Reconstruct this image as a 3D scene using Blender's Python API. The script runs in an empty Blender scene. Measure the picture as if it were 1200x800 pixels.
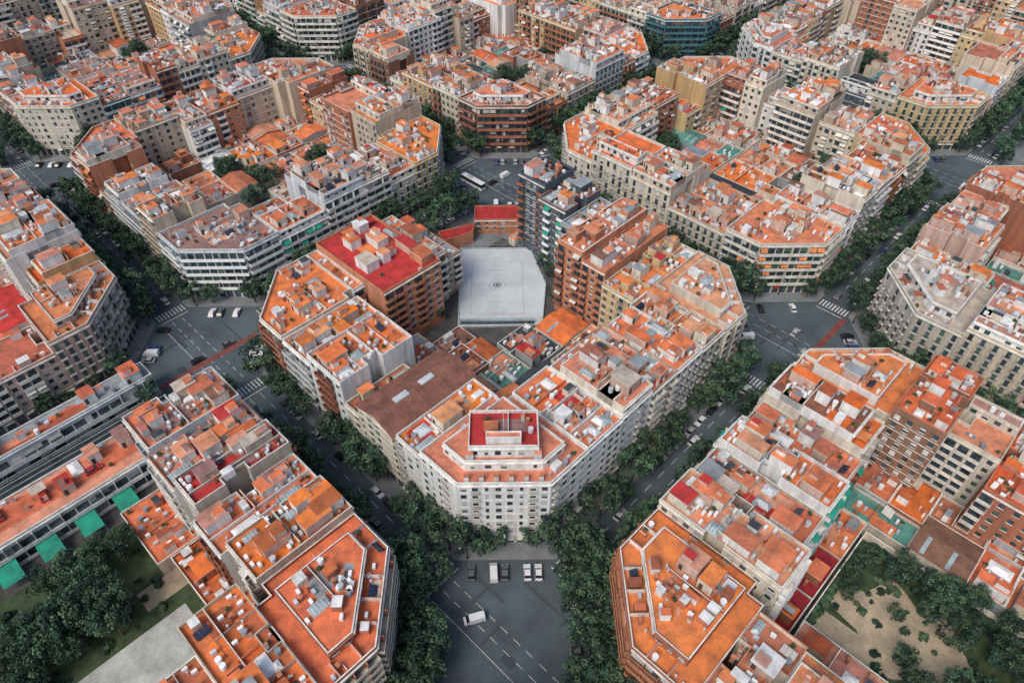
import bpy, math, random
from mathutils import Vector, Matrix

# ------------------------------------------------------------------ frame
phi=math.radians(45.7); A0=(-1.5,69.0)
U=(math.cos(phi),math.sin(phi)); V=(-U[1],U[0])
CAMP=(0,0,163)
def W(u,v): return (A0[0]+u*U[0]+v*V[0], A0[1]+u*U[1]+v*V[1])
scene=bpy.context.scene
COL=scene.collection

# ------------------------------------------------------------------ materials
MATS={}
def newmat(name,col,rough=.85,dark=.62,light=1.12,scale=.35,streak=False,metal=0.0,objvar=.10,fine=.12,spec=.3,detail=6,hue=0.0):
    m=bpy.data.materials.new(name); m.use_nodes=True; nt=m.node_tree; N=nt.nodes; L=nt.links
    b=N['Principled BSDF']; b.inputs['Roughness'].default_value=rough; b.inputs['Metallic'].default_value=metal
    b.inputs['Specular IOR Level'].default_value=spec
    tc=N.new('ShaderNodeTexCoord'); mp=N.new('ShaderNodeMapping'); L.new(tc.outputs['Object'],mp.inputs[0])
    if streak: mp.inputs['Scale'].default_value=(1,1,.12)
    n=N.new('ShaderNodeTexNoise'); n.inputs['Scale'].default_value=scale; n.inputs['Detail'].default_value=detail; n.inputs['Roughness'].default_value=.65
    L.new(mp.outputs[0],n.inputs['Vector'])
    r=N.new('ShaderNodeValToRGB'); L.new(n.outputs['Fac'],r.inputs[0])
    e=r.color_ramp.elements; e[0].position=.32; e[1].position=.62
    g=sum(col)/3
    e[0].color=tuple(c*dark*.88+g*dark*.12 for c in col)+(1,); e[1].color=tuple(min(.95,c*light) for c in col)+(1,)
    n2=N.new('ShaderNodeTexNoise'); n2.inputs['Scale'].default_value=3.1; n2.inputs['Detail'].default_value=3
    L.new(tc.outputs['Object'],n2.inputs['Vector'])
    oi=N.new('ShaderNodeObjectInfo')
    ma=N.new('ShaderNodeMath'); ma.operation='MULTIPLY_ADD'; ma.inputs[1].default_value=fine*4; ma.inputs[2].default_value=1-fine*2
    L.new(n2.outputs['Fac'],ma.inputs[0])
    mb=N.new('ShaderNodeMath'); mb.operation='MULTIPLY_ADD'; mb.inputs[1].default_value=objvar*2; mb.inputs[2].default_value=1-objvar
    L.new(oi.outputs['Random'],mb.inputs[0])
    mc=N.new('ShaderNodeMath'); mc.operation='MULTIPLY'; L.new(ma.outputs[0],mc.inputs[0]); L.new(mb.outputs[0],mc.inputs[1])
    vm=N.new('ShaderNodeVectorMath'); vm.operation='SCALE'; L.new(r.outputs[0],vm.inputs[0]); L.new(mc.outputs[0],vm.inputs['Scale'])
    out=vm.outputs[0]
    if hue>0:
        f=N.new('ShaderNodeMath'); f.operation='MULTIPLY'; f.inputs[1].default_value=17.3; L.new(oi.outputs['Random'],f.inputs[0])
        fr=N.new('ShaderNodeMath'); fr.operation='FRACT'; L.new(f.outputs[0],fr.inputs[0])
        h=N.new('ShaderNodeMath'); h.operation='MULTIPLY_ADD'; h.inputs[1].default_value=hue*1.6; h.inputs[2].default_value=.5-hue*.5; L.new(fr.outputs[0],h.inputs[0])
        s_=N.new('ShaderNodeMath'); s_.operation='MULTIPLY_ADD'; s_.inputs[1].default_value=.20; s_.inputs[2].default_value=.90; L.new(oi.outputs['Random'],s_.inputs[0])
        hs=N.new('ShaderNodeHueSaturation'); L.new(h.outputs[0],hs.inputs['Hue']); L.new(s_.outputs[0],hs.inputs['Saturation']); L.new(out,hs.inputs['Color']); out=hs.outputs[0]
    L.new(out,b.inputs['Base Color'])
    MATS[name]=m; return name
WALLC=dict(white=(.72,.72,.70),cream=(.65,.59,.48),beige=(.54,.46,.35),ochre=(.54,.36,.18),brick=(.37,.145,.085),
  brown=(.26,.14,.09),pink=(.56,.39,.32),grey=(.36,.385,.40),slate=(.085,.11,.135),orange=(.52,.22,.12),stone=(.48,.43,.35),
  ltgrey=(.56,.60,.62),darkbrown=(.10,.06,.045),yellow=(.60,.46,.24),seagreen=(.08,.20,.23))
for k,c in WALLC.items(): newmat('wall_'+k,c,streak=True,scale=.5,dark=.64,light=1.08,objvar=.09)
ROOFC=dict(r_orange=(.72,.205,.090),r_orange2=(.63,.165,.070),r_terra=(.50,.145,.078),r_peach=(.68,.29,.17),r_pink=(.50,.235,.175),
  r_red=(.50,.040,.036),r_crimson=(.34,.022,.032),r_brown=(.24,.105,.070),r_cream=(.54,.45,.36),r_grey=(.29,.31,.325),
  r_white=(.68,.68,.66),r_rust=(.38,.115,.062),r_dark=(.055,.07,.08),r_green=(.10,.27,.22),r_mauve=(.32,.165,.145))
for k,c in ROOFC.items(): newmat(k,c,scale=.28,dark=.56,light=1.14,fine=.14,objvar=.10,hue=0 if k in('r_red','r_crimson') else .010)
newmat('glass',(.030,.045,.055),rough=.12,dark=.4,light=2.2,scale=.45,spec=.6,fine=.1,detail=2)
newmat('skyglass',(.32,.40,.42),rough=.25,spec=.6)
newmat('shut_w',(.62,.61,.57)); newmat('shut_b',(.22,.12,.07)); newmat('shut_g',(.08,.14,.11)); newmat('shut_gr',(.32,.32,.32))
newmat('trim',(.72,.69,.62)); newmat('trim_terra',(.52,.19,.11)); newmat('iron',(.025,.027,.03),rough=.5)
newmat('awn_green',(.02,.30,.20)); newmat('awn_orange',(.68,.22,.07)); newmat('awn_white',(.68,.66,.58)); newmat('awn_red',(.45,.04,.03))
newmat('metal',(.58,.61,.63),rough=.45,metal=.1); newmat('white',(.82,.82,.80),rough=.6,dark=.88,light=1.04); newmat('bluetarp',(.10,.32,.55))
newmat('solar',(.02,.03,.06),rough=.2,spec=.7); newmat('plant',(.05,.10,.04)); newmat('doorwood',(.10,.06,.04))
newmat('asphalt',(.082,.104,.116),scale=.06,dark=.64,light=1.25,fine=.18,objvar=0)
newmat('asphalt_patch',(.055,.068,.076),scale=.2,dark=.8,light=1.1,fine=.15,objvar=.2)
newmat('pavement',(.21,.225,.23),scale=.15,dark=.7,light=1.1,objvar=0)
newmat('kerb',(.3,.3,.3),objvar=0); newmat('paint',(.76,.76,.74),dark=.4,light=1,scale=1.2,objvar=0); newmat('bikelane',(.24,.07,.06),objvar=0)
newmat('cityground',(.12,.12,.12),scale=.02,objvar=0)
newmat('yard',(.10,.095,.09),scale=.2,dark=.5,objvar=0); newmat('sand',(.46,.37,.25),scale=.16,objvar=0,dark=.6,fine=.2); newmat('lawn',(.06,.09,.04),scale=.3,objvar=0,dark=.5,fine=.25)
newmat('concrete',(.46,.47,.44),scale=.15,objvar=0,dark=.62,fine=.16)
newmat('court',(.56,.60,.61),scale=.1,dark=.82,light=1.06,fine=.06,objvar=0)
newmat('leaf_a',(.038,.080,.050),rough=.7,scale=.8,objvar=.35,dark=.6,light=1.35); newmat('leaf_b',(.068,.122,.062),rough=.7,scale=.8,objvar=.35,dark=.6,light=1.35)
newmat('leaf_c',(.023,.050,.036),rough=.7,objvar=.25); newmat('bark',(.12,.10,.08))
newmat('tyre',(.02,.02,.02)); newmat('carglass',(.02,.025,.03),rough=.08,spec=.7); newmat('rail_dark',(.035,.045,.05))
newmat('rail_light',(.30,.34,.35))
for n,c in dict(c_white=(.75,.75,.75),c_silver=(.42,.43,.45),c_black=(.02,.02,.022),c_red=(.40,.02,.02),c_blue=(.03,.07,.2),c_grey=(.13,.135,.14),c_yellow=(.7,.5,.05)).items():
    newmat(n,c,rough=.25,dark=.95,light=1.02,fine=0,spec=.6,objvar=.02)
newmat('lamp_red',(.5,.02,.02)); newmat('lamp_w',(.8,.8,.75))

class MB:
    def __init__(s): s.v=[];s.f=[];s.m=[];s.mi={}
    def mat(s,n):
        if n not in s.mi: s.mi[n]=len(s.mi)
        return s.mi[n]
    def face(s,pts,m):
        k=len(s.v); s.v.extend(pts); s.f.append(tuple(range(k,k+len(pts)))); s.m.append(s.mat(m))
    def box(s,fr,x0,x1,y0,y1,z0,z1,m,top=None,bottom=False):
        o,ex,ey=fr
        def P(x,y): return (o[0]+ex[0]*x+ey[0]*y, o[1]+ex[1]*x+ey[1]*y)
        q=[P(x0,y0),P(x1,y0),P(x1,y1),P(x0,y1)]
        k=len(s.v); s.v.extend([(a,b,z0) for a,b in q]+[(a,b,z1) for a,b in q])
        mi=s.mat(m); mt=s.mat(top) if top else mi
        for i in range(4):
            j=(i+1)%4; s.f.append((k+i,k+j,k+4+j,k+4+i)); s.m.append(mi)
        s.f.append((k+4,k+5,k+6,k+7)); s.m.append(mt)
        if bottom: s.f.append((k+3,k+2,k+1,k)); s.m.append(mi)
    def fq(s,fr,x0,x1,y,z0,z1,m):   # quad on a facade, facing -y
        o,ex,ey=fr
        a=(o[0]+ex[0]*x0+ey[0]*y,o[1]+ex[1]*x0+ey[1]*y); b=(o[0]+ex[0]*x1+ey[0]*y,o[1]+ex[1]*x1+ey[1]*y)
        s.face([(a[0],a[1],z0),(b[0],b[1],z0),(b[0],b[1],z1),(a[0],a[1],z1)],m)
    def hq(s,fr,x0,x1,y0,y1,z,m):
        s.face([P3(fr,x0,y0,z),P3(fr,x1,y0,z),P3(fr,x1,y1,z),P3(fr,x0,y1,z)],m)
    def mesh(s,name):
        me=bpy.data.meshes.new(name); me.from_pydata(s.v,[],s.f)
        for n in s.mi: me.materials.append(MATS[n])
        me.polygons.foreach_set('material_index',s.m); me.update(); return me
def P3(fr,x,y,z):
    o,ex,ey=fr; return (o[0]+ex[0]*x+ey[0]*y, o[1]+ex[1]*x+ey[1]*y, z)

class Bld:
    def __init__(s,name): s.name=name; s.p={}
    def __getitem__(s,k):
        if k not in s.p: s.p[k]=MB()
        return s.p[k]
    def done(s):
        allv=[v for mb in s.p.values() for v in mb.v]
        if not allv: return
        cx=(min(v[0] for v in allv)+max(v[0] for v in allv))/2; cy=(min(v[1] for v in allv)+max(v[1] for v in allv))/2
        e=bpy.data.objects.new(s.name,None); e.location=(cx,cy,0); COL.objects.link(e); e.empty_display_size=.5
        for k,mb in s.p.items():
            if not mb.f: continue
            mb.v=[(x-cx,y-cy,z) for x,y,z in mb.v]
            o=bpy.data.objects.new(k,mb.mesh(k)); o.parent=e; COL.objects.link(o)

def single(name,mb,recenter=True):
    cx=sum(v[0] for v in mb.v)/len(mb.v); cy=sum(v[1] for v in mb.v)/len(mb.v)
    if recenter: mb.v=[(x-cx,y-cy,z) for x,y,z in mb.v]
    else: cx=cy=0
    o=bpy.data.objects.new(name,mb.mesh(name)); o.location=(cx,cy,0); COL.objects.link(o); return o

# ------------------------------------------------------------------ facade
def visible(p0,p1,nrm,margin=70):
    mx=(p0[0]+p1[0])/2; my=(p0[1]+p1[1])/2
    return (CAMP[0]-mx)*nrm[0]+(CAMP[1]-my)*nrm[1] > -margin
def window(b,fr,R,x,z,w,h,sh):
    b['windows'].fq(fr,x-w/2,x+w/2,-.03,z,z+h,'glass')
    q=R.random()
    if q<.45:
        b['windows'].fq(fr,x-w/2,x+w/2,-.06,z+h*R.choice([.2,.45,.6,0.02]),z+h,sh)
    b['walls'].box(fr,x-w/2-.12,x+w/2+.12,-.14,0,z-.14,z,'trim')
def railing(b,fr,x0,x1,y0,z,kind):
    mb=b['balconies']
    if kind=='iron':
        mb.box(fr,x0,x1,y0,y0+.05,z+.95,z+1.02,'iron')
        mb.box(fr,x0,x1,y0,y0+.04,z+.12,z+.17,'iron')
        x=x0
        while x<x1: mb.fq(fr,x,x+.07,y0+.01,z,z+1,'iron'); x+=.22
        mb.box(fr,x0,x0+.04,y0,0,z+.9,z+1,'iron'); mb.box(fr,x1-.04,x1,y0,0,z+.9,z+1,'iron')
    else:
        mb.box(fr,x0,x1,y0,y0+.1,z,z+1.0,kind)
        mb.box(fr,x0,x0+.1,y0+.1,0,z,z+.995,kind); mb.box(fr,x1-.1,x1,y0+.1,0,z,z+.995,kind)
def facade(b,p0,p1,h,style,R,wall,panel='white',z0=0,gf=4.4,shop=True,sh=None,awn=None):
    L=math.hypot(p1[0]-p0[0],p1[1]-p0[1])
    if L<2.2: return
    ex=((p1[0]-p0[0])/L,(p1[1]-p0[1])/L); ey=(-ex[1],ex[0]); fr=(p0,ex,ey)
    if not visible(p0,p1,(ex[1],-ex[0])): return
    if z0>0: gf=0
    sh=sh or R.choice(['shut_w','shut_b','shut_w','shut_gr','shut_g'])
    n=max(1,round((h-z0-gf-.3)/3.05)); fh=(h-z0-gf-.3)/n
    nb=max(1,round(L/R.choice([2.8,3.1,3.4]))); bw=L/nb
    if gf>0 and shop:
        for i in range(nb):
            b['windows'].fq(fr,i*bw+.35,(i+1)*bw-.35,-.04,.3,3.2,'glass')
            if R.random()<.3: b['balconies'].box(fr,i*bw+.3,(i+1)*bw-.3,-1.1,0,3.0,3.25,R.choice(['awn_white','awn_red','awn_white']))
        b['walls'].box(fr,.05,L-.05,-.18,0,gf-.45,gf-.2,'trim')
    pat=[R.random() for _ in range(nb+1)]; band=R.random()<.45; blank=R.randint(0,nb) if style=='punch' and nb>4 else -1
    for k in range(n):
        z=z0+gf+k*fh
        if band and k and style in('punch','mixed'): b['walls'].box(fr,.03,L-.03,-.07,0,z-.1,z+.12,'trim')
        if style=='punch':
            for i in range(nb):
                if i==blank: continue
                x=(i+.5)*bw; window(b,fr,R,x,z+.95,min(1.45,bw*.5) if pat[i]>.3 else .8,1.5,sh)
                if pat[i]>.75 and z0==0: b['balconies'].box(fr,x-1.0,x+1.0,-.7,0,z+.2,z+.34,'trim',bottom=True); railing(b,fr,x-1.0,x+1.0,-.68,z+.34,'iron')
        elif style=='classic':
            for i in range(nb):
                x=(i+.5)*bw; w=1.15
                window(b,fr,R,x,z+.2,w,2.25,sh)
            if k==0:
                b['balconies'].box(fr,.5,L-.5,-1.0,0,z-.02,z+.14,'trim',bottom=True); railing(b,fr,.5,L-.5,-.98,z+.14,'iron')
            else:
                for i in range(nb):
                    if k==n-1 and pat[0]<.5: continue
                    x=(i+.5)*bw
                    b['balconies'].box(fr,x-1.05,x+1.05,-.75,0,z-.02,z+.13,'trim',bottom=True); railing(b,fr,x-1.05,x+1.05,-.73,z+.13,'iron')
        elif style=='strip':
            b['balconies'].box(fr,.25,L-.25,-1.25,0,z-.05,z+.15,panel,bottom=True)
            railing(b,fr,.25,L-.25,-1.25,z+.15,panel)
            for i in range(nb):
                x0=i*bw+.2; x1=(i+1)*bw-.2
                b['windows'].fq(fr,x0,x1,-.03,z+.2,z+2.55,'glass')
                if R.random()<.4: b['windows'].fq(fr,x0,x0+(x1-x0)*R.choice([.5,1]),-.06,z+.2+2.35*R.choice([0.01,.4,.5]),z+2.55,sh)
                if awn and R.random()<.25:
                    o=fr
                    b['balconies'].face([P3(o,x0,-1.5,z+1.75),P3(o,x1,-1.5,z+1.75),P3(o,x1,-.1,z+2.65),P3(o,x0,-.1,z+2.65)],awn)
                if i and pat[i]<.45: b['balconies'].box(fr,i*bw-.09,i*bw+.09,-1.14,0,z+.15,z+fh-.06,wall)
        elif style=='mixed':
            for i in range(nb):
                x=(i+.5)*bw
                if pat[i]<.5:
                    b['balconies'].box(fr,i*bw+.05,(i+1)*bw-.05,-1.15,0,z-.03,z+.15,panel,bottom=True); railing(b,fr,i*bw+.05,(i+1)*bw-.05,-1.15,z+.15,panel)
                    b['windows'].fq(fr,i*bw+.4,(i+1)*bw-.4,-.03,z+.2,z+2.5,'glass')
                    if awn and R.random()<.3:
                        b['balconies'].face([P3(fr,x-1.2,-1.5,z+1.8),P3(fr,x+1.2,-1.5,z+1.8),P3(fr,x+1.2,-.1,z+2.65),P3(fr,x-1.2,-.1,z+2.65)],awn)
                else: window(b,fr,R,x,z+.95,1.3,1.4,sh)
        elif style=='bay':
            for i in range(nb):
                x=(i+.5)*bw
                if i%2==0 and bw>2.2:
                    b['walls'].box(fr,i*bw+.35,(i+1)*bw-.35,-.9,0,z-.1,z+fh-.1001,wall,bottom=True)
                    b['windows'].fq(fr,i*bw+.55,(i+1)*bw-.55,-.93,z+.8,z+2.4,'glass')
                    b['walls'].box(fr,i*bw+.25,(i+1)*bw-.25,-.98,0,z-.1,z+.05,'trim')
                else:
                    window(b,fr,R,x,z+.2,1.2,2.2,sh)
                    b['balconies'].box(fr,x-1.0,x+1.0,-.75,0,z-.02,z+.13,'trim',bottom=True); railing(b,fr,x-1.0,x+1.0,-.73,z+.13,'iron')
    b['walls'].box(fr,-.0,L,-.38,0,h-.35,h-.02,'trim' if R.random()<.7 else wall)

def inset(poly,d):
    n=len(poly); out=[]
    for i in range(n):
        p=poly[i-1];q=poly[i];r=poly[(i+1)%n]
        e1=Vector((q[0]-p[0],q[1]-p[1])).normalized(); e2=Vector((r[0]-q[0],r[1]-q[1])).normalized()
        n1=Vector((-e1.y,e1.x)); n2=Vector((-e2.y,e2.x)); m=n1+n2
        k=d/max(.25,(1+n1.dot(n2))); out.append((q[0]+m.x*k,q[1]+m.y*k))
    return out
def shell(b,poly,z0,h,wall,roof,ph=1.0,cap='trim',pt=.28,part='walls'):
    n=len(poly); mb=b[part]; inn=inset(poly,pt)
    for i in range(n):
        j=(i+1)%n; p,q=poly[i],poly[j]; a,c=inn[i],inn[j]
        mb.face([(p[0],p[1],z0),(q[0],q[1],z0),(q[0],q[1],h+ph),(p[0],p[1],h+ph)],wall)
        if ph>0:
            mb.face([(p[0],p[1],h+ph),(q[0],q[1],h+ph),(c[0],c[1],h+ph),(a[0],a[1],h+ph)],cap)
            mb.face([(c[0],c[1],h),(a[0],a[1],h),(a[0],a[1],h+ph),(c[0],c[1],h+ph)],wall)
    src=inn if ph>0 else poly
    b['roof'].face([(x,y,h) for x,y in src],roof)

# ------------------------------------------------------------------ roof clutter
def cyl(mb,fr,x,y,r,z0,z1,m,n=8):
    o=[P3(fr,x+r*math.cos(2*math.pi*i/n),y+r*math.sin(2*math.pi*i/n),0) for i in range(n)]
    for i in range(n):
        p=o[i];q=o[(i+1)%n]; mb.face([(p[0],p[1],z0),(q[0],q[1],z0),(q[0],q[1],z1),(p[0],p[1],z1)],m)
    mb.face([(p[0],p[1],z1) for p in o],m)
def blob(mb,c,r,R,m='plant',n=14):
    for _ in range(n):
        d=Vector((R.gauss(0,1),R.gauss(0,1),abs(R.gauss(0,1)))).normalized()*r*R.uniform(.4,1)
        t=Vector((R.gauss(0,1),R.gauss(0,1),R.gauss(0,.5))).normalized(); s=t.cross(d.normalized()); s=s.normalized()*r*.4 if s.length>.01 else Vector((r*.4,0,0)); t=t*r*.4
        p=Vector(c)+d; mb.face([tuple(p-s-t),tuple(p+s-t),tuple(p+s+t),tuple(p-s+t)],m)
WROOF=['r_orange']*8+['r_orange2']*7+['r_terra']*4+['r_peach']*3+['r_pink']*2+['r_red']*1+['r_rust']*3+['r_brown','r_cream','r_mauve','r_grey']
def clutter(b,fr,x0,x1,y0,y1,z,R,wall,roof,dens=1.0,big=True):
    w=x1-x0; d=y1-y0
    if w<2 or d<2: return
    occ=[]; mb=b['roof_equipment']; area=w*d
    def place(bw,bd,pad=.35,tries=8):
        if bw>=w or bd>=d: return None
        for _ in range(tries):
            x=R.uniform(x0,x1-bw); y=R.uniform(y0,y1-bd)
            if all(x+bw+pad<o[0] or x>o[1]+pad or y+bd+pad<o[2] or y>o[3]+pad for o in occ):
                occ.append((x,x+bw,y,y+bd)); return x,y
        return None
    zz=z+.006
    for _ in range(int(area/55*dens+R.random())):
        pw=R.uniform(2,max(2.1,w*.6)); pd=R.uniform(2,max(2.1,d*.6))
        if pw>=w or pd>=d: continue
        px=R.uniform(x0,x1-pw); py=R.uniform(y0,y1-pd)
        b['roof'].hq(fr,px,px+pw,py,py+pd,zz,R.choice([roof]*2+WROOF)); zz+=.005
    nd=int(d/10*dens*R.uniform(.2,1.4))
    for i in range(nd):
        y=y0+(i+1)*d/(nd+1)+R.uniform(-1.5,1.5); hh=R.uniform(.5,1.8)
        xa=x0 if R.random()<.6 else x0+w*R.uniform(.2,.5); xb=x1 if R.random()<.7 else x1-w*R.uniform(.1,.3)
        b['roof'].box(fr,xa,xb,y,y+.2,z,z+hh,wall if R.random()<.6 else roof,top=R.choice(['trim','trim_terra','trim']))
        occ.append((xa,xb,y,y+.2))
    if R.random()<.35 and w>8:
        x=x0+w*R.uniform(.35,.65); b['roof'].box(fr,x,x+.2,y0,y1,z,z+R.uniform(.5,1.41),wall,top='trim'); occ.append((x,x+.2,y0,y1))
    if big:
        for _ in range(1+int(area/100)):   # stair / lift head
            bw=R.uniform(2.4,4.8); bd=R.uniform(3,7); q=place(bw,bd)
            if q:
                x,y=q; hh=R.uniform(2.3,3.6); wm=R.choice([wall,wall,'wall_white','wall_white','wall_cream','wall_pink'])
                b['roof'].box(fr,x,x+bw,y,y+bd,z,z+hh,wm)
                b['roof'].box(fr,x-.15,x+bw+.15,y-.15,y+bd+.15,z+hh,z+hh+.18,'trim',top=R.choice(WROOF+['r_white','r_grey']))
                b['windows'].fq(fr,x+.4,x+1.3,y-.02,z+.05,z+2.05,'doorwood')
                if R.random()<.5: b['roof'].box(fr,x+.3,x+bw*.6,y+.4,y+bd*.5,z+hh+.18,z+hh+R.uniform(.8,1.8),wm,top=R.choice(WROOF))
        for _ in range(int(area/90*dens)+(R.random()<.5)):
            bw=R.uniform(1.6,3.6); bd=R.uniform(2,6); q=place(bw,bd)
            if q:
                x,y=q; b['roof'].box(fr,x,x+bw,y,y+bd,z,z+.55,'wall_white'); g=R.choice(['skyglass','skyglass','white','metal'])
                t=min(bw,bd)*.5
                a=[P3(fr,x,y,z+.56),P3(fr,x+bw,y,z+.56),P3(fr,x+bw,y+bd,z+.56),P3(fr,x,y+bd,z+.56)]
                if bd>=bw:
                    r1=P3(fr,x+bw/2,y+t,z+1.25); r2=P3(fr,x+bw/2,y+bd-t+.01,z+1.25); mb.face([a[0],a[1],r1],g); mb.face([a[1],a[2],r2,r1],g); mb.face([a[2],a[3],r2],g); mb.face([a[3],a[0],r1,r2],g)
                    y_=y+.5
                    while y_<y+bd-.3: mb.face([P3(fr,x,y_,z+.6),P3(fr,x,y_+.08,z+.6),P3(fr,x+bw/2,y_+.08,z+1.29),P3(fr,x+bw/2,y_,z+1.29)],'white'); mb.face([P3(fr,x+bw,y_,z+.6),P3(fr,x+bw,y_+.08,z+.6),P3(fr,x+bw/2,y_+.08,z+1.29),P3(fr,x+bw/2,y_,z+1.29)],'white'); y_+=.8
                else: mb.face(a,g)
    for _ in range(int(area/8*dens)):
        k=R.random()
        if k<.34:
            q=place(1.1,.7,.1)
            if q: x,y=q; mb.box(fr,x,x+1.1,y,y+.65,z+.15,z+R.uniform(.9,1.3),R.choice(['white','metal','white']))
        elif k<.48:
            q=place(.8,.6,.1)
            if q:
                x,y=q; hh=R.uniform(1.0,2.4); mm=R.choice([wall,'wall_brick','wall_cream','wall_white'])
                mb.box(fr,x,x+.8,y,y+.6,z,z+hh,mm); mb.box(fr,x-.08,x+.88,y-.08,y+.68,z+hh,z+hh+.12,'trim_terra')
        elif k<.56:
            q=place(.5,.5,.1)
            if q: x,y=q; cyl(mb,fr,x+.25,y+.25,.16,z,z+R.uniform(.8,1.8),'metal',6); cyl(mb,fr,x+.25,y+.25,.28,z+1.0,z+1.15,'metal',6)
        elif k<.64:
            q=place(1.5,1.5,.1)
            if q: x,y=q; cyl(mb,fr,x+.75,y+.75,.65,z+.2,z+1.5,R.choice(['white','metal','r_grey']),10)
        elif k<.80:
            bw=R.uniform(1.5,3.4);bd=R.uniform(1.2,2.8); q=place(bw,bd,.1)
            if q: x,y=q; mb.box(fr,x,x+bw,y,y+bd,z,z+R.uniform(1.6,2.4),R.choice(['wall_white','wall_white','wall_cream','trim_terra',wall]),top=R.choice(['r_terra','r_grey','r_white','r_white','r_white','r_orange2','r_rust','r_dark']))
        elif k<.90:
            q=place(1.2,.5,.1)
            if q: x,y=q; mb.box(fr,x,x+1.2,y,y+.4,z,z+.45,'trim_terra'); blob(mb,P3(fr,x+.6,y+.2,z+.6),.6,R)
        elif k<.935:
            q=place(3,2,.1)
            if q:
                x,y=q
                for t in range(3): mb.face([P3(fr,x+t*1.02,y,z+.3),P3(fr,x+t*1.02+.97,y,z+.3),P3(fr,x+t*1.02+.97,y+1.6,z+1.2),P3(fr,x+t*1.02,y+1.6,z+1.2)],'solar')
        elif k<.97:
            q=place(3.5,1.6,.1)
            if q:
                x,y=q
                for xx in (x,x+3.4): mb.box(fr,xx,xx+.06,y,y+.06,z,z+1.9,'metal')
                mb.box(fr,x,x+3.4,y+.02,y+.04,z+1.8,z+1.82,'metal')
                for t in range(4):
                    if R.random()<.7: mb.fq(fr,x+.2+t*.8,x+.85+t*.8,y+.03,z+.9,z+1.8,R.choice(['white','white','bluetarp','awn_red','wall_pink']))
        else:
            q=place(.6,.6,.1)
            if q:
                x,y=q; mb.box(fr,x,x+.07,y,y+.07,z,z+4.5,'metal'); 
                for t in (3.2,3.8,4.3): mb.box(fr,x-.7,x+.77,y+.01,y+.05,z+t,z+t+.05,'metal')
                mb.box(fr,x+.01,x+.05,y-.6,y+.7,z+4.0,z+4.06,'metal')
    if R.random()<.5:
        bw=R.uniform(2.5,4); q=place(bw,2.5)
        if q:
            x,y=q; mm=R.choice(['awn_white','r_cream','awn_orange','r_grey','awn_white','awn_white'])
            mb.face([P3(fr,x,y,z+2.1),P3(fr,x+bw,y,z+2.1),P3(fr,x+bw,y+2.5,z+2.6),P3(fr,x,y+2.5,z+2.6)],mm)
            for xx in (x,x+bw-.1): mb.box(fr,xx,xx+.1,y,y+.1,z,z+2.09,'iron')

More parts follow.
